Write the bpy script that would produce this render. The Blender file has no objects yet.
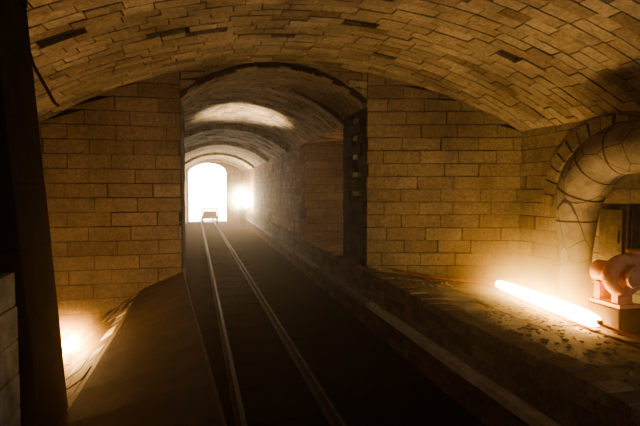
import bpy, math, random
from mathutils import Vector, Matrix
random.seed(7)
C = bpy.context.scene.collection

# ---------------------------------------------------------------- materials
def new_mat(name):
    m = bpy.data.materials.new(name); m.use_nodes = True
    nt = m.node_tree; nt.nodes.clear()
    out = nt.nodes.new('ShaderNodeOutputMaterial')
    b = nt.nodes.new('ShaderNodeBsdfPrincipled')
    nt.links.new(b.outputs[0], out.inputs[0])
    return m, nt, b
def ramp(nt, stops):
    r = nt.nodes.new('ShaderNodeValToRGB')
    while len(r.color_ramp.elements) < len(stops): r.color_ramp.elements.new(0.5)
    for e, (p, c) in zip(r.color_ramp.elements, stops):
        e.position = p; e.color = (*c, 1)
    return r
def noise(nt, scale, detail=6, rough=.6, coord='Object'):
    tc = nt.nodes.new('ShaderNodeTexCoord')
    n = nt.nodes.new('ShaderNodeTexNoise'); n.inputs['Scale'].default_value = scale
    n.inputs['Detail'].default_value = detail; n.inputs['Roughness'].default_value = rough
    nt.links.new(tc.outputs[coord], n.inputs['Vector']); return n
def mix(nt, a, b, fac, mode='MIX'):
    m = nt.nodes.new('ShaderNodeMix'); m.data_type = 'RGBA'; m.blend_type = mode
    for sock, v in ((m.inputs[0], fac), (m.inputs[6], a), (m.inputs[7], b)):
        if hasattr(v, 'is_linked'): nt.links.new(v, sock)
        elif isinstance(v, (int, float)): sock.default_value = v
        else: sock.default_value = (*v, 1)
    return m.outputs[2]
def bump(nt, b, h, strength=.4, dist=.02):
    bp = nt.nodes.new('ShaderNodeBump'); bp.inputs['Strength'].default_value = strength
    bp.inputs['Distance'].default_value = dist
    nt.links.new(h, bp.inputs['Height']); nt.links.new(bp.outputs[0], b.inputs['Normal'])
def island_brick(name, cols, soot=(.05,.035,.025), sootamt=.6, rough=.92, sscale=1.1):
    m, nt, b = new_mat(name)
    g = nt.nodes.new('ShaderNodeNewGeometry')
    n = len(cols)
    r = ramp(nt, [(i/(n-1), c) for i, c in enumerate(cols)])
    nt.links.new(g.outputs['Random Per Island'], r.inputs[0])
    n1 = noise(nt, sscale, 6, .65); r1 = ramp(nt, [(.42,(0,0,0)),(.72,(sootamt,)*3)])
    nt.links.new(n1.outputs[0], r1.inputs[0])
    c = mix(nt, r.outputs[0], soot, r1.outputs[0])
    n2 = noise(nt, 28, 5, .7); r2 = ramp(nt, [(.3,(.5,.5,.5)),(.7,(1.15,1.1,1.05))])
    nt.links.new(n2.outputs[0], r2.inputs[0])
    c = mix(nt, c, r2.outputs[0], 1.0, 'MULTIPLY')
    nt.links.new(c, b.inputs['Base Color'])
    b.inputs['Roughness'].default_value = rough
    b.inputs['Specular IOR Level'].default_value = .15
    bump(nt, b, n2.outputs[0], .6, .012)
    return m
def noisy(name, c1, c2, scale=6, rough=.85, metal=0, bs=.4, fine=30, spec=None):
    m, nt, b = new_mat(name)
    n = noise(nt, scale); r = ramp(nt, [(.3,c1),(.7,c2)])
    nt.links.new(n.outputs[0], r.inputs[0]); nt.links.new(r.outputs[0], b.inputs['Base Color'])
    b.inputs['Roughness'].default_value = rough; b.inputs['Metallic'].default_value = metal
    if spec is not None: b.inputs['Specular IOR Level'].default_value = spec
    n2 = noise(nt, fine, 6, .7); bump(nt, b, n2.outputs[0], bs, .015)
    return m
def uv_brick(name, c1, c2, mortar, bw, bh, ms=.008):
    m, nt, b = new_mat(name)
    tc = nt.nodes.new('ShaderNodeTexCoord'); t = nt.nodes.new('ShaderNodeTexBrick')
    nt.links.new(tc.outputs['UV'], t.inputs['Vector'])
    t.inputs['Scale'].default_value = 1; t.inputs['Brick Width'].default_value = bw
    t.inputs['Row Height'].default_value = bh; t.inputs['Mortar Size'].default_value = ms
    t.inputs['Color1'].default_value = (*c1,1); t.inputs['Color2'].default_value = (*c2,1)
    t.inputs['Mortar'].default_value = (*mortar,1)
    n = noise(nt, 3); r = ramp(nt, [(.35,(.35,.33,.3)),(.65,(1.1,1.1,1.1))])
    nt.links.new(n.outputs[0], r.inputs[0])
    c = mix(nt, t.outputs[0], r.outputs[0], 1.0, 'MULTIPLY')
    nt.links.new(c, b.inputs['Base Color']); b.inputs['Roughness'].default_value = .9
    b.inputs['Specular IOR Level'].default_value = .1
    inv = nt.nodes.new('ShaderNodeMath'); inv.operation = 'SUBTRACT'; inv.inputs[0].default_value = 1
    nt.links.new(t.outputs['Fac'], inv.inputs[1])
    bump(nt, b, inv.outputs[0], .7, .02)
    return m
def emit(name, col, s):
    m = bpy.data.materials.new(name); m.use_nodes = True; nt = m.node_tree; nt.nodes.clear()
    o = nt.nodes.new('ShaderNodeOutputMaterial'); e = nt.nodes.new('ShaderNodeEmission')
    e.inputs[0].default_value = (*col,1); e.inputs[1].default_value = s
    nt.links.new(e.outputs[0], o.inputs[0]); return m

M_vault = island_brick('vault_brick', [(.33,.28,.23),(.48,.42,.36),(.39,.34,.285),(.56,.495,.43),(.26,.215,.175)], sootamt=.65)
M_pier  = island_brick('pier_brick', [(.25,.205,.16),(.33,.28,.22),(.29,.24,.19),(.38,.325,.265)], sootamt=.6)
M_pierL = island_brick('pier_brick_dim', [(.18,.14,.11),(.25,.20,.155),(.21,.165,.13),(.29,.235,.185)], sootamt=.65)  # darker pier brick: dimmer light on the left put into the colour
M_red   = island_brick('red_brick', [(.18,.08,.05),(.26,.12,.075),(.14,.06,.04),(.26,.15,.10)], sootamt=.6)
M_edge  = island_brick('edge_brick', [(.16,.13,.115),(.28,.235,.205),(.13,.105,.09),(.34,.295,.26)], sootamt=.4)
M_mortar = noisy('mortar', (.04,.03,.022), (.08,.058,.044), 9, spec=.1)
M_darkstone  = noisy('dark_stone', (.010,.008,.008), (.028,.022,.02), 5, spec=.2)  # near-black stone tones varied by noise
M_shadebrick = island_brick('shade_dark_brick', [(.018,.012,.01),(.045,.03,.022),(.028,.018,.014),(.055,.04,.03)], sootamt=.6)  # dark tone carries the shade on the pier's inner side
M_dust  = noisy('dusty_slab', (.07,.057,.048), (.22,.185,.155), 5, bs=1.0, fine=26, spec=.15)
M_dark  = noisy('dark_bench', (.030,.020,.015), (.065,.045,.033), 5, bs=.6, spec=.1)
M_dirt  = noisy('pit_dirt', (.009,.005,.004), (.020,.012,.009), 7, rough=1, bs=.9, spec=.0)
M_pale  = noisy('lit_pale_brick', (.16,.15,.14), (.40,.38,.36), 10, bs=.5)  # pale colour stands for the lit strip beside the pillar
M_gravel= noisy('bright_gravel', (.34,.32,.29), (.62,.60,.56), 8, bs=.5)
M_lime  = noisy('pale_coping', (.34,.29,.25), (.62,.56,.50), 12, bs=.5)
M_rail  = noisy('worn_rail', (.05,.03,.02), (.12,.075,.05), 14, rough=.75, metal=.4, bs=.1, spec=.2)
M_iron  = noisy('rusted_iron', (.05,.025,.018), (.13,.06,.04), 14, rough=.6, metal=.5)
M_wood  = noisy('sleeper_wood', (.008,.005,.003), (.018,.011,.008), 9, rough=1, spec=0)
M_duct, nt, b = new_mat('cracked_lagging')
n = noise(nt, 6); r = ramp(nt, [(.3,(.14,.115,.09)),(.7,(.28,.24,.20))]); nt.links.new(n.outputs[0], r.inputs[0])
tc = nt.nodes.new('ShaderNodeTexCoord'); vo = nt.nodes.new('ShaderNodeTexVoronoi'); vo.feature='DISTANCE_TO_EDGE'; vo.inputs['Scale'].default_value=2.6
nt.links.new(tc.outputs['Object'], vo.inputs['Vector']); r2 = ramp(nt, [(.004,(.15,.15,.15)),(.014,(1,1,1))]); nt.links.new(vo.outputs['Distance'], r2.inputs[0])
nt.links.new(mix(nt, r.outputs[0], r2.outputs[0], 1.0, 'MULTIPLY'), b.inputs['Base Color']); b.inputs['Roughness'].default_value=.9
nf = noise(nt, 16, 6, .7); bump(nt, b, nf.outputs[0], .8, .02)
M_box   = noisy('tarnished_sheet', (.05,.04,.03), (.20,.15,.11), 12, rough=.45, metal=.6)
M_pump  = noisy('faded_red_paint', (.60,.24,.14), (.85,.46,.32), 9, rough=.6)
M_rub   = noisy('cable_rubber', (.30,.07,.03), (.42,.13,.06), 20, rough=.5)
M_cbrick = uv_brick('corridor_brick', (.26,.13,.07), (.36,.19,.10), (.08,.05,.03), .45, .165)
M_cvault = uv_brick('corridor_vault', (.42,.32,.22), (.54,.42,.29), (.12,.08,.05), .30, .13)
M_tube = emit('tube_glow', (1,.52,.15), 95)
M_bulb = emit('bulb_glow', (1,.54,.19), 1500)

# ---------------------------------------------------------------- mesh helpers
class MB:
    def __init__(s): s.v=[]; s.f=[]; s.m=[]; s.uv=[]
    def quad(s, pts, m=0, uv=None):
        i=len(s.v); s.v+= [tuple(p) for p in pts]; s.f.append(tuple(range(i,i+len(pts)))); s.m.append(m); s.uv.append(uv)
    def hexa(s, p, m=0):
        i=len(s.v); s.v+=[tuple(q) for q in p]
        for f in ((3,2,1,0),(4,5,6,7),(0,1,5,4),(1,2,6,5),(2,3,7,6),(3,0,4,7)):
            s.f.append(tuple(i+k for k in f)); s.m.append(m); s.uv.append(None)
    def box(s, x0,x1,y0,y1,z0,z1,m=0):
        s.hexa([(x0,y0,z0),(x1,y0,z0),(x1,y1,z0),(x0,y1,z0),(x0,y0,z1),(x1,y0,z1),(x1,y1,z1),(x0,y1,z1)],m)
    def tube(s, path, rad, n=16, m=0, cap=True):
        path=[Vector(p) for p in path]; base=len(s.v); up=None
        for k,p in enumerate(path):
            t=(path[min(k+1,len(path)-1)]-path[max(k-1,0)]).normalized()
            if up is None:
                up=Vector((0,0,1)) if abs(t.z)<.9 else Vector((0,1,0))
            a=t.cross(up).normalized(); b=a.cross(t).normalized(); up=b
            r=rad[k] if isinstance(rad,(list,tuple)) else rad
            for j in range(n):
                q=2*math.pi*j/n; s.v.append(tuple(p+a*r*math.cos(q)+b*r*math.sin(q)))
        for k in range(len(path)-1):
            for j in range(n):
                s.f.append((base+k*n+j,base+k*n+(j+1)%n,base+(k+1)*n+(j+1)%n,base+(k+1)*n+j)); s.m.append(m); s.uv.append(None)
        if cap:
            s.f.append(tuple(base+j for j in range(n))[::-1]); s.m.append(m); s.uv.append(None)
            e=base+(len(path)-1)*n
            s.f.append(tuple(e+j for j in range(n))); s.m.append(m); s.uv.append(None)
    def obj(s, name, mats, smooth=False, parent=None, bevel=0):
        me=bpy.data.meshes.new(name); me.from_pydata(s.v,[],s.f)
        for mt in mats: me.materials.append(mt)
        ul=me.uv_layers.new(name='UVMap')
        for p,mi,uv in zip(me.polygons,s.m,s.uv):
            p.material_index=mi; p.use_smooth=smooth
            nrm=p.normal
            for k,li in enumerate(p.loop_indices):
                co=me.vertices[me.loops[li].vertex_index].co
                if uv: ul.data[li].uv=uv[k]
                elif abs(nrm.z)>.7: ul.data[li].uv=(co.x,co.y)
                elif abs(nrm.x)>abs(nrm.y): ul.data[li].uv=(co.y,co.z)
                else: ul.data[li].uv=(co.x,co.z)
        ob=bpy.data.objects.new(name,me); C.objects.link(ob)
        if parent: ob.parent=parent
        if bevel:
            bv=ob.modifiers.new('bevel','BEVEL'); bv.width=bevel; bv.segments=2; bv.limit_method='ANGLE'
        return ob
def empty(name, loc=(0,0,0)):
    e=bpy.data.objects.new(name,None); e.location=loc; C.objects.link(e); return e

def bricks(mb, f, u0,u1,v0,v1, bl,bh, depth=.045, gap=.008, jit=.005, vmin=None, vmax=None, miss=None, m=0, pmiss=0.0, stagger=.5, var=.1):
    rows=int(math.ceil((v1-v0)/bh))
    for r in range(rows):
        a=v0+r*bh; b=min(a+bh,v1)
        off=(r%2)*bl*stagger + random.uniform(-.04,.04)*bl
        u=u0-off
        while u<u1:
            L=bl*random.uniform(1-var,1+var)
            s=max(u,u0); e=min(u+L,u1); u+=L
            if e-s<.03: continue
            if miss and miss(s,e,a,b): continue
            if random.random()<pmiss: continue
            g=gap/2
            if random.random()<.06: g=gap*.9
            lo=[a+g]*2; hi=[b-g]*2
            for k,uu in enumerate((s,e)):
                if vmin: lo[k]=max(lo[k],vmin(uu))
                if vmax: hi[k]=min(hi[k],vmax(uu))
            if hi[0]-lo[0]<.012 and hi[1]-lo[1]<.012: continue
            hi=[max(hi[k],lo[k]+.002) for k in (0,1)]
            w=random.gauss(0,jit)
            j=lambda: random.uniform(-.003,.003)
            s+=g; e-=g
            mb.hexa([f(s+j(),lo[0],-depth),f(e+j(),lo[1],-depth),f(e,lo[1]+j(),w+j()),f(s,lo[0]+j(),w+j()),
                     f(s+j(),hi[0],-depth),f(e+j(),hi[1],-depth),f(e,hi[1]+j(),w+j()),f(s,hi[0]+j(),w+j())],m)

# ---------------------------------------------------------------- dimensions
HX0,HX1=-1.75,3.95
cx,R=1.10,5.385; zc=3.27-R
def hall(x): return zc+math.sqrt(R*R-(x-cx)**2)
ox0,ox1=-.27,2.04; ocx=(ox0+ox1)/2; ohw=(ox1-ox0)/2; orise=.42; oR=(ohw**2+orise**2)/(2*orise); ozc=3.19-oR
def opening(x):
    d=oR*oR-(x-ocx)**2
    return ozc+math.sqrt(max(d,0))
PY=5.9
KX0,KX1=-.95,2.04; kcx=(KX0+KX1)/2; khw=(KX1-KX0)/2; krise=.56; kR=(khw**2+krise**2)/(2*krise); kzc=3.24-kR
END=27.0

# ---------------------------------------------------------------- hall vault (ceiling)
mb=MB()
amax=math.asin((HX1+.1-cx)/R); N=40
for k in range(N):
    a0=-amax+2*amax*k/N; a1=-amax+2*amax*(k+1)/N
    p=lambda a,y,r: (cx+r*math.sin(a),y,zc+r*math.cos(a))
    ri,ro=R+.035,R+.25
    y0,y1=-2.6,PY+1.1
    mb.hexa([p(a0,y0,ri),p(a1,y0,ri),p(a1,y1,ri),p(a0,y1,ri),p(a0,y0,ro),p(a1,y0,ro),p(a1,y1,ro),p(a0,y1,ro)],1)
holes=[(2.92,4.15),(2.75,4.10),(1.62,4.55),(1.5,4.4),(.02,4.62),(-.2,4.5),(.9,4.9),(-.9,4.0)]
def vmiss(s,e,a,b):
    for hx,hy in holes:
        ua=math.asin((hx-cx)/R)*R
        if s<ua<e and a<hy<b: return True
    return False
def fv(u,v,w):
    a=u/R; r=R-w
    return (cx+r*math.sin(a),v,zc+r*math.cos(a))
bricks(mb,fv,-amax*R,amax*R,-2.6,PY+.02,.30,.13,depth=.034,gap=.008,jit=.0032,miss=vmiss,pmiss=.002,var=.25)
mb.obj('ceiling_vault',[M_vault,M_mortar])

# ---------------------------------------------------------------- bulkhead with arched opening
mb=MB()
def slices(x0,x1,n,lo,hi,y0f,y1f,m=1):
    for k in range(n):
        a=x0+(x1-x0)*k/n; b=x0+(x1-x0)*(k+1)/n
        mb.hexa([(a,y0f(a),lo(a)),(b,y0f(b),lo(b)),(b,y1f(b),lo(b)),(a,y1f(a),lo(a)),
                 (a,y0f(a),hi(a)),(b,y0f(b),hi(b)),(b,y1f(b),hi(b)),(a,y1f(a),hi(a))],m)
top=lambda x: hall(x)+.03
slices(HX0-.3,ox0,12,lambda x:-.3,lambda x:hall(max(x,HX0))+.06,lambda x:PY+.025,lambda x:PY+1.1)
slices(ox0,ox1,24,lambda x:opening(x)+.02,top,lambda x:PY+.025,lambda x:PY+1.1)
fb=lambda u,v,w:(u,PY-w,v)
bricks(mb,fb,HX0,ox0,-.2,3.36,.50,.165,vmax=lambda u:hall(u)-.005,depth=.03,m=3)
bricks(mb,fb,ox0,ox1,-.2,3.36,.30,.10,vmin=lambda u:opening(u)+.085,vmax=lambda u:hall(u)-.005,depth=.03)
oa=math.asin(ohw/oR)
def fo(u,v,w):
    a=u/oR; r=oR-w; return (ocx+r*math.sin(a),v,ozc+r*math.cos(a))
bricks(mb,fo,-oa*oR,oa*oR,PY,PY+1.1,.26,.12,depth=.03)
def fr(u,v,w):
    a=u/oR; r=oR+v; return (ocx+r*math.sin(a),PY-w,ozc+r*math.cos(a))
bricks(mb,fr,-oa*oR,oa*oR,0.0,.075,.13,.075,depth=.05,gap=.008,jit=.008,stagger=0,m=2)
fl=lambda u,v,w:(ox0+w,u,v)
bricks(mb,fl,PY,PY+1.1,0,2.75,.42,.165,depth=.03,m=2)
mb.obj('wall_bulkhead',[M_pier,M_mortar,M_shadebrick,M_pierL])

mb=MB()
def pf(x): return PY-.5*(x-ox1)/(HX1-ox1)
slices(ox1+.06,HX1,14,lambda x:0,top,lambda x:pf(x)+.025,lambda x:PY+1.1)
fp=lambda u,v,w:(u,pf(u)-w,v)
bricks(mb,fp,ox1,HX1,-.1,3.3,.46,.165,vmax=lambda u:hall(u)-.005,depth=.03)
frr=lambda u,v,w:(ox1-w,u,v)
pock=[2.66,2.42,2.16,1.92,1.66]
def pm(s,e,a,b): return any(s<6.35<e and a<v<b for v in pock)
bricks(mb,frr,PY,PY+1.1,.0,2.76,.26,.155,depth=.06,m=2,miss=pm)  # shaded pier side, its shade put into the brick colour
for v in pock:
    mb.box(ox1-.012,ox1+.05,6.27,6.47,v-.035,v+.03,0)
mb.obj('wall_pier_right',[M_pier,M_mortar,M_shadebrick,M_lime])

# ---------------------------------------------------------------- hall side walls / rear wall
mb=MB()
mb.box(HX1+.025,HX1+.3,-2.6,PY-.4,0,2.6,1)
fs=lambda u,v,w:(HX1-w,u,v)
bricks(mb,fs,0.5,PY-.45,-.1,2.55,.46,.165,depth=.03)
ac=(4.02,1.5); ar=.78
for k in range(17):
    a0=math.pi*k/17+.012; a1=math.pi*(k+1)/17-.012
    q=lambda a,r,x:(x,ac[0]+r*math.cos(a),ac[1]+r*math.sin(a))
    w=random.uniform(.03,.05)
    mb.hexa([q(a0,ar,HX1),q(a1,ar,HX1),q(a1,ar,HX1-w),q(a0,ar,HX1-w),q(a0,ar+.16,HX1),q(a1,ar+.16,HX1),q(a1,ar+.16,HX1-w),q(a0,ar+.16,HX1-w)])
mb.obj('wall_right',[M_pier,M_mortar])
mb=MB()
mb.box(HX0-.3,HX0-.025,-2.6,PY+.02,-.3,2.6,1)
fs2=lambda u,v,w:(HX0+w,u,v)
bricks(mb,fs2,0.5,PY,-.3,2.55,.46,.165,depth=.03)
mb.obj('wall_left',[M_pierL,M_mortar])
mb=MB(); mb.box(HX0-.3,HX1+.3,-2.9,-2.6,-.3,3.5); mb.obj('wall_rear',[M_cbrick])

# ---------------------------------------------------------------- floor / pit
mb=MB(); mb.box(HX0-.3,HX1+.3,-2.9,END,-.35,0); mb.obj('floor',[M_dirt])
mb=MB(); mb.box(-40,40,END,90,-.40,-.02); mb.obj('exterior_ground',[M_gravel])

# ---------------------------------------------------------------- benches
mb=MB()
def lb(y): return .25-.0840*y if y<PY else ox0+.02
ys=[-2.6+ (PY+2.6)*k/20 for k in range(21)]
prof=lambda y:[(lb(y),0.0),(lb(y),.71),(lb(y)-.02,.73),(-.70,.56),(-.74,.53),(HX0,-.12),(HX0,-.3)]
for a,b in zip(ys[:-1],ys[1:]):
    pa,pb=prof(a),prof(b)
    for k in range(len(pa)-1):
        mb.quad([(pa[k][0],a,pa[k][1]),(pb[k][0],b,pb[k][1]),(pb[k+1][0],b,pb[k+1][1]),(pa[k+1][0],a,pa[k+1][1])],0)
def ff(u,v,w):
    x=-.74-v*.83; z=.53-v*.545
    return (x-w*.55,u,z+w*.83)
bricks(mb,ff,2.0,PY-.02,.01,1.15,.24,.12,depth=.02,jit=.004,m=1)
mb.obj('bench_left',[M_dark,M_vault])

mb=MB()
def bz(x): return .70-.11*(x-1.96)
mb.hexa([(1.96,-2.6,0),(HX1,-2.6,0),(HX1,PY-.4,0),(1.96,PY-.4,0),(1.96,-2.6,.67),(HX1,-2.6,bz(HX1)-.03),(HX1,PY-.4,bz(HX1)-.03),(1.96,PY-.4,.67)],0)
mb.hexa([(1.96,PY-.4,0),(2.9,PY-.4,0),(2.3,PY+.02,0),(1.96,PY+.02,0),(1.96,PY-.4,.67),(2.9,PY-.4,bz(2.9)-.03),(2.3,PY+.02,bz(2.3)-.03),(1.96,PY+.02,.67)],0)
mb.box(1.96,2.035,PY-.4,END-.36,0,.67,0)
mb.box(2.035,3.6,PY+1.1,9.85,0,.64,0)
ftop=lambda u,v,w:(v,u,bz(v)-.01+w)
bricks(mb,ftop,.5,PY-.38,2.10,HX1,.62,.46,depth=.03,gap=.010,jit=.006,m=0)
ftop2=lambda u,v,w:(v,u,.70+w)
bricks(mb,ftop2,.5,PY,1.92,2.10,.13,.18,depth=.07,gap=.012,jit=.008,m=1,stagger=0)
bricks(mb,ftop2,PY,16,1.92,2.035,.13,.18,depth=.07,gap=.012,jit=.008,m=1,stagger=0)
ffc=lambda u,v,w:(1.955-w,u,v)
bricks(mb,ffc,.5,16,.36,.63,.26,.09,depth=.02,gap=.01,jit=.006,m=1)
bricks(mb,ffc,.5,16,.0,.30,.26,.1,depth=.02,gap=.01,jit=.006,m=2)
yy=.5
while yy<26:
    L=random.uniform(.7,1.1)
    mb.box(1.87+random.uniform(-.004,.004),1.96,yy+.006,yy+L-.006,.30,.36,3 if yy<5 else 1); yy+=L
mb.box(1.955,1.96,16,END-.36,.0,.7,2)
mb.obj('bench_right',[M_dust,M_edge,M_red,M_lime])

mb=MB()
for k in range(420):
    x=random.uniform(2.12,2.95); y=random.uniform(1.6,5.3); s=random.uniform(.004,.015)
    z=bz(x)
    pts=[]
    for dz in (-s*.2,s*.8):
        for dx,dy in ((-1,-1),(1,-1),(1,1),(-1,1)):
            pts.append((x+dx*s*random.uniform(.5,1.3),y+dy*s*random.uniform(.5,1.3),z+dz*random.uniform(.6,1)))
    mb.hexa(pts,0)
mb.obj('brick_rubble',[M_dust])

# ---------------------------------------------------------------- corridor beyond
mb=MB()
mb.box(KX0-.3,KX0,PY+1.1,END,0,2.75); mb.obj('wall_corridor_left',[M_cbrick])
mb=MB()
mb.box(ox1+.03,4.0,9.88,10.4,0,2.75,1)
mb.box(ox1,2.4,10.4,END,0,2.75,2)
mb.box(3.6,3.9,PY+1.1,9.89,0,2.75,2)
fp2=lambda u,v,w:(u,9.85-w,v)
bricks(mb,fp2,ox1,3.7,.5,2.72,.46,.165,depth=.03)
fp3=lambda u,v,w:(ox1-w,u,v)
bricks(mb,fp3,9.85,16,.6,2.72,.46,.165,depth=.03,m=3)
mb.obj('wall_corridor_right',[M_pier,M_mortar,M_cbrick,M_red])
mb=MB()
ka=math.asin(khw/kR)
for k in range(24):
    a0=-ka+2*ka*k/24; a1=-ka+2*ka*(k+1)/24
    p=lambda a,y,r:(kcx+r*math.sin(a),y,kzc+r*math.cos(a))
    y0,y1=PY+1.1,END
    mb.quad([p(a0,y0,kR),p(a1,y0,kR),p(a1,y1,kR),p(a0,y1,kR)],1,[(a0*kR,y0),(a1*kR,y0),(a1*kR,y1),(a0*kR,y1)])
    ro=kR+.25
    mb.quad([p(a0,y0,ro),p(a1,y0,ro),p(a1,y1,ro),p(a0,y1,ro)],1)
fk=lambda u,v,w:(kcx+(kR-w)*math.sin(u/kR),v,kzc+(kR-w)*math.cos(u/kR))
bricks(mb,fk,-ka*kR,ka*kR,PY+1.1,15,.30,.13,depth=.02,jit=.011,m=0)
for yr in (11.6,15.5,20.0,24.5):
    for k in range(16):
        a0=-ka+2*ka*k/16; a1=-ka+2*ka*(k+1)/16
        p=lambda a,y,r:(kcx+r*math.sin(a),y,kzc+r*math.cos(a))
        mb.hexa([p(a0,yr,kR-.10),p(a1,yr,kR-.10),p(a1,yr+.4,kR-.10),p(a0,yr+.4,kR-.10),p(a0,yr,kR),p(a1,yr,kR),p(a1,yr+.4,kR),p(a0,yr+.4,kR)],1)
mb.box(ox1,3.9,PY+1.1,10.4,2.68,2.9,1)
mb.obj('ceiling_corridor',[M_vault,M_cvault])
mb=MB()
ex0,ex1=-.84,1.16; ec=(ex0+ex1)/2; eh=(ex1-ex0)/2
def ez(x): return 2.68+.50*math.sqrt(max(1-((x-ec)/eh)**2,0))
mb.box(KX0-.3,ex0,END-.35,END,0,3.4); mb.box(ex1,2.4,END-.35,END,0,3.4)
for k in range(16):
    a=ex0+(ex1-ex0)*k/16; b=ex0+(ex1-ex0)*(k+1)/16
    mb.hexa([(a,END-.35,ez(a)),(b,END-.35,ez(b)),(b,END,ez(b)),(a,END,ez(a)),(a,END-.35,3.4),(b,END-.35,3.4),(b,END,3.4),(a,END,3.4)])
mb.obj('wall_portal',[M_cbrick])

# ---------------------------------------------------------------- rails
tr=empty('rail_track')
def rx(y): return .30-.018*y
def rail(dx,name,par):
    m=MB(); pr=[(-.04,.01),(.04,.01),(.04,.02),(.009,.03),(.009,.08),(.014,.085),(.014,.105),(-.014,.105),(-.014,.085),(-.009,.08),(-.009,.03),(-.04,.02)]
    ya,yb=-2.5,END+2
    for k in range(len(pr)):
        a=pr[k]; b=pr[(k+1)%len(pr)]
        m.quad([(rx(ya)+dx+a[0],ya,a[1]),(rx(ya)+dx+b[0],ya,b[1]),(rx(yb)+dx+b[0],yb,b[1]),(rx(yb)+dx+a[0],yb,a[1])])
    m.quad([(rx(ya)+dx+a,ya,b) for a,b in pr]); m.quad([(rx(yb)+dx+a,yb,b) for a,b in pr][::-1])
    return m.obj(name,[M_rail],parent=par)
rail(0,'rail_1',tr); rail(.66,'rail_2',tr)
m=MB(); y=-.9
while y<END:
    m.box(rx(y)-.04 if y<PY else rx(y)-.2,rx(y)+.86,y,y+.18,-.02,.010); y+=.62
m.obj('sleepers',[M_wood],parent=tr)

tk=empty('rail_trolley')
m=MB(); ty=22.5; tx=rx(ty)
m.box(tx-.06,tx+.72,ty,ty+1.5,.40,.48)
for x in (tx-.02,tx+.63): m.box(x,x+.05,ty,ty+1.5,.30,.40)
for x in (tx-.05,tx+.66): m.box(x,x+.05,ty+.05,ty+.10,.48,.86)
m.box(tx-.05,tx+.71,ty+.05,ty+.10,.82,.88)
m.box(tx+.02,tx+.64,ty+.3,ty+1.3,.48,.72)
m.obj('frame',[M_iron],parent=tk)
m=MB()
for yy in (ty+.3,ty+1.2):
    for x in (tx,tx+.66): m.tube([(x-.03,yy,.245),(x+.03,yy,.245)],.138,20)
    m.tube([(tx-.1,yy,.245),(tx+.76,yy,.245)],.02,10)
    for x in (tx-.02,tx+.63): m.box(x,x+.05,yy-.05,yy+.05,.22,.31)
m.obj('wheels',[M_iron],parent=tk)

# ---------------------------------------------------------------- near pillar left
mb=MB()
z0,z1=-.05,2.62
for k in range(9):
    a=k/9; b=(k+1)/9
    za=z0+(z1-z0)*a; zb=z0+(z1-z0)*b-.001
    x0a,x1a=-.675-.19*a,-.675-.19*b
    j=random.uniform(-.002,.002)
    mb.hexa([(-1.2,2.32,za),(x0a+j,2.32,za),(x0a+j,2.75,za),(-1.2,2.75,za),(-1.2,2.32,zb),(x1a+j,2.32,zb),(x1a+j,2.75,zb),(-1.2,2.75,zb)])
mb.box(-1.18,-.85,2.34,2.72,z1-.01,2.80)
mb.obj('stone_pillar',[M_darkstone],bevel=.004)
mb=MB()
for k in range(9):
    z=.05+k*.145
    mb.box(-1.22,-.80+random.uniform(-.008,.006)+.012*(10-k)*.3,2.08+random.uniform(0,.012),2.28,z,z+.142)
mb.box(-1.25,-.78,2.06,2.29,-.1,.05)
mb.obj('lit_pale_brick_stack',[M_pale],bevel=.006)  # bricks coloured pale to give the lit strip

mb=MB(); mb.tube([(-1.27,4,2.80),(-1.22,4,2.62),(-1.09,4,2.36),(-1.06,4.0,2.33)],.012,10)
mb.obj('iron_hanger_rod',[M_iron],smooth=True)

# ---------------------------------------------------------------- flue duct
fd=empty('flue_duct')
path=[]; rad=[]
bx,by=3.54,3.98
for z,r_ in ((.53,.14),(.8,.14),(1.1,.145),(1.4,.18)): path.append((bx,by,z)); rad.append(r_)
rb=.62
for k in range(0,13):
    a=math.pi/2*k/12
    path.append((bx,by-rb+rb*math.cos(a),1.45+rb*math.sin(a))); rad.append(.19+.04*min(1,k/5))
path+= [(bx,by-rb-.5,2.07),(bx,by-rb-1.3,2.07)]; rad+=[.23,.23]
m=MB(); m.tube(path,rad,32); m.obj('duct_body',[M_duct],smooth=True,parent=fd)
m=MB()
def band(i):
    p=Vector(path[i]); q=Vector(path[i+1]); t=(q-p).normalized()
    m.tube([p-t*.006,p+t*.006],rad[i]+.004,32)
for i in (3,7,11,15): band(i)
m.tube([(bx,by,.53),(bx,by,.57)],.19,32)
m.obj('duct_bands',[M_iron],parent=fd)

cb=empty('control_cabinet')
m=MB(); m.box(3.44,3.78,3.30,3.60,1.02,1.58); m.obj('cabinet_body',[M_box],parent=cb,bevel=.012)
m=MB(); m.box(3.42,3.435,3.33,3.57,1.06,1.54); m.box(3.405,3.42,3.36,3.38,1.25,1.36); m.box(3.47,3.75,3.283,3.298,1.06,1.54); m.obj('cabinet_doors',[M_box],parent=cb,bevel=.004)
m=MB()
for x in (3.45,3.74):
    for y in (3.32,3.56): m.box(x,x+.03,y,y+.03,bz(x),1.03)
m.obj('legs',[M_iron],parent=cb)

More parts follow.
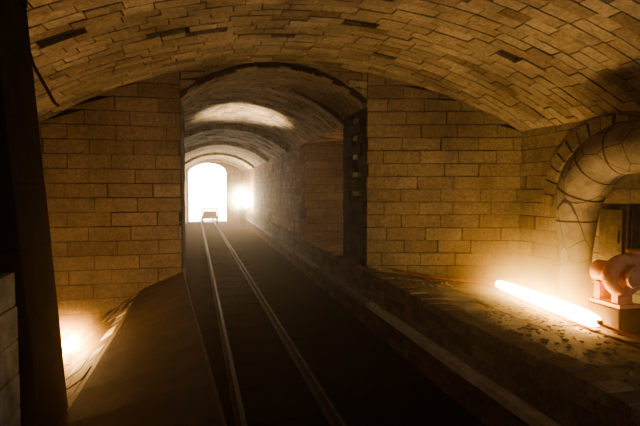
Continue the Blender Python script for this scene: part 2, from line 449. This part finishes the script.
pp=empty('centrifugal_pump')
pc=Vector((3.22,3.12,1.03))
m=MB()
pth=[];rad=[]
for k in range(30):
    a=2*math.pi*k/29*1.02+.4
    pth.append((pc.x+.115*math.cos(a),pc.y,pc.z+.115*math.sin(a))); rad.append(.045+.028*k/29)
m.tube(pth,rad,14)
m.tube([(pc.x,pc.y-.06,pc.z),(pc.x,pc.y+.06,pc.z)],.11,28)
m.tube([(pc.x,pc.y-.12,pc.z),(pc.x,pc.y-.06,pc.z)],.06,20)
m.tube([(pc.x,pc.y+.06,pc.z),(pc.x,pc.y+.24,pc.z)],[.09,.09],24)
m.tube([(pc.x+.13,pc.y,pc.z+.02),(pc.x+.14,pc.y,pc.z+.18)],.06,18)
m.obj('volute',[M_pump],smooth=True,parent=pp)
m=MB()
m.tube([(pc.x,pc.y-.14,pc.z),(pc.x,pc.y-.115,pc.z)],.09,28)
m.tube([(pc.x+.14,pc.y,pc.z+.17),(pc.x+.14,pc.y,pc.z+.195)],.08,28)
for k in range(6):
    a=k*math.pi/3
    m.tube([(pc.x+.07*math.cos(a),pc.y-.155,pc.z+.07*math.sin(a)),(pc.x+.07*math.cos(a),pc.y-.10,pc.z+.07*math.sin(a))],.011,6)
m.box(pc.x-.07,pc.x+.07,pc.y-.03,pc.y+.03,.80,.92); m.box(pc.x-.07,pc.x+.07,pc.y+.15,pc.y+.21,.80,.95)
m.box(pc.x-.08,pc.x+.12,pc.y-.06,pc.y+.24,.77,.80)
m.obj('flanges_and_feet',[M_pump],parent=pp)
m=MB(); m.box(pc.x-.09,pc.x+.14,pc.y-.07,pc.y+.26,.56,.77); m.obj('plinth',[M_mortar],parent=pp,bevel=.01)

# ---------------------------------------------------------------- lamps
tl=empty('tube_lamp')
A=Vector((3.27,4.85,0)); B=Vector((3.02,3.14,0))
A.z=bz(A.x)+.075; B.z=bz(B.x)+.075; d=(B-A).normalized()
L=(B-A).length
m=MB(); m.tube([A,A+d*.03]+[A+d*(L*t) for t in (.1,.3,.5,.7,.9)]+[B-d*.03,B],[.025,.042,.050,.056,.062,.064,.060,.045,.028],20); m.obj('glowing_tube',[M_tube],smooth=True,parent=tl)
m=MB(); m.tube([A-d*.05,A+d*.01],.026,20); m.tube([B-d*.01,B+d*.03],.022,20)
s=d.cross(Vector((0,0,1))).normalized()*.03
lo=Vector((0,0,-.075)); hi=Vector((0,0,-.064))
m.hexa([A-s+lo,A+s+lo,B+s+lo,B-s+lo,A-s+hi,A+s+hi,B+s+hi,B-s+hi])
m.obj('end_caps_and_tray',[M_iron],parent=tl)
m=MB()
cp=[]
P0=A-d*.05; P1=Vector((2.35,5.72,0))
for k in range(20):
    t=k/19; q=P0.lerp(P1,t); q.z=bz(q.x)+.02+(.04*(1-t)**3); q.x+=.03*math.sin(t*9); cp.append(q)
m.tube(cp,.012,8)
P0=B+d*.03; P1=Vector((3.0,1.6,0)); cp=[]
for k in range(16):
    t=k/15; q=P0.lerp(P1,t); q.z=bz(q.x)+.02+(.04*(1-t)**3); q.x+=.03*math.sin(t*8); cp.append(q)
m.tube(cp,.012,8)
m.obj('cable',[M_rub],smooth=True,parent=tl)

def bulb(name,loc,r,mat,stem=2.6):
    e=empty(name)
    m=MB(); P=Vector(loc)
    pr=[(0.001,-1),( .5,-.87),(.87,-.5),(1,0),(.9,.42),(.6,.85),(.42,1.2),(.40,1.4)]
    m.tube([P-Vector((0,0,b*r)) for a,b in pr],[a*r for a,b in pr],20); m.obj('glass_bulb',[mat],smooth=True,parent=e)
    m=MB(); m.tube([P-Vector((0,0,1.35*r)),P-Vector((0,0,stem*r))],r*.45,14); m.tube([P-Vector((0,0,stem*r)),P-Vector((0,0,(stem+.4)*r))],r*.9,14)
    m.obj('socket',[M_iron],parent=e)
bulb('flank_work_lamp',(-1.055,4.1,.485),.042,M_bulb,3.4)
bulb('tunnel_work_lamp',(1.62,21.5,1.35),.19,emit('far_bulb',(1,.80,.5),900))
m=MB(); m.box(1.50,1.76,21.35,21.65,.0,.80); m.obj('lamp_plinth',[M_edge])

def light(kind,name,loc,energy,col,**k):
    l=bpy.data.lights.new(name,kind); l.energy=energy; l.color=col
    for a,b in k.items(): setattr(l,a,b)
    o=bpy.data.objects.new(name,l); o.location=loc; C.objects.link(o); return o
def aim(o,t): o.rotation_euler=(Vector(t)-o.location).to_track_quat('-Z','Y').to_euler()
light('POINT','hall_fill_light',(3.1,-.9,1.25),52,(1,.92,.82),shadow_soft_size=.2)  # unseen fill behind the camera, low so the bench shades the pit
light('POINT','rear_fill_light',(-.6,-2.0,2.2),34,(1,.92,.86),shadow_soft_size=.2)  # unseen fill added for the bench face and string course
light('POINT','bay_point_light',(3.0,8.3,1.6),20,(1,.58,.28),shadow_soft_size=.15)  # point light without a fixture, set in the side bay
o=light('SPOT','vault_patch_spot',(1.35,7.9,.9),2600,(1,.76,.45),spot_size=math.radians(40),spot_blend=1.0,shadow_soft_size=.1); aim(o,(.80,9.5,3.2))  # hidden spot added to make the bright patch on the corridor vault

# ---------------------------------------------------------------- dust haze and lamp glow volumes
hz=empty('dust_haze')
def vol(name,x0,x1,y0,y1,z0,z1,dens,an,col,blob=None,pw=2.2):
    mb=MB(); mb.box(x0,x1,y0,y1,z0,z1); ob=mb.obj(name,[],parent=hz)
    m=bpy.data.materials.new(name); m.use_nodes=True; nt=m.node_tree; nt.nodes.clear()
    o=nt.nodes.new('ShaderNodeOutputMaterial'); vs=nt.nodes.new('ShaderNodeVolumeScatter')
    vs.inputs['Density'].default_value=dens; vs.inputs['Anisotropy'].default_value=an; vs.inputs['Color'].default_value=(*col,1)
    if blob:
        tc=nt.nodes.new('ShaderNodeTexCoord'); mp=nt.nodes.new('ShaderNodeMapping')
        mp.vector_type='TEXTURE'; mp.inputs['Location'].default_value=blob[0]; mp.inputs['Scale'].default_value=blob[1]
        mp.inputs['Rotation'].default_value=(0,0,blob[2])
        gr=nt.nodes.new('ShaderNodeTexGradient'); gr.gradient_type='SPHERICAL'
        nt.links.new(tc.outputs['Object'],mp.inputs[0]); nt.links.new(mp.outputs[0],gr.inputs[0])
        p=nt.nodes.new('ShaderNodeMath'); p.operation='POWER'; p.inputs[1].default_value=pw
        q=nt.nodes.new('ShaderNodeMath'); q.operation='MULTIPLY'; q.inputs[1].default_value=dens
        nt.links.new(gr.outputs[1],p.inputs[0]); nt.links.new(p.outputs[0],q.inputs[0]); nt.links.new(q.outputs[0],vs.inputs['Density'])
    nt.links.new(vs.outputs[0],o.inputs['Volume']); ob.data.materials.append(m)
vol('haze_air',HX0+.02,HX1-.02,-2.5,END-.4,.01,3.3,.012,.72,(1,.76,.54))
mid=(A+B)/2
ang=math.atan2(A.x-B.x,A.y-B.y)
vol('tube_glow_volume',1.9,3.92,1.9,5.8,.45,2.1,4.2,.1,(1,.60,.26),((mid.x,mid.y,mid.z),(1.2,1.8,1.1),-ang),3.4)  # added orange volume giving the tube its bloom
vol('flank_glow_volume',-1.45,-.65,3.7,4.5,.1,.9,2.8,.1,(1,.66,.32),((-1.055,4.1,.485),(.4,.4,.4),0))  # added volume for the fuzzy glow round the flank bulb
vol('far_glow_volume',.52,2.02,20.2,22.8,.3,2.4,1.8,.3,(1,.82,.55),((1.62,21.5,1.35),(1.1,1.2,1.1),0))  # added volume widening the glare of the far bulb

# ---------------------------------------------------------------- world
w=bpy.data.worlds.new('World'); bpy.context.scene.world=w; w.use_nodes=True
bg=w.node_tree.nodes['Background']; bg.inputs[0].default_value=(1,.88,.72,1); bg.inputs[1].default_value=32

# ---------------------------------------------------------------- camera
cd=bpy.data.cameras.new('cam'); cam=bpy.data.objects.new('camera',cd); C.objects.link(cam)
cd.sensor_width=36; cd.lens=36*480/640; cd.clip_end=300
cam.location=(0,0,1.7)
th,ph=math.radians(13.5),math.radians(2.7)
F=Vector((math.sin(th)*math.cos(ph),math.cos(th)*math.cos(ph),-math.sin(ph)))
cam.rotation_euler=F.to_track_quat('-Z','Y').to_euler()
bpy.context.scene.camera=cam
try:
    bpy.context.scene.view_settings.look='AgX - Medium High Contrast'
except Exception as e: print(e)
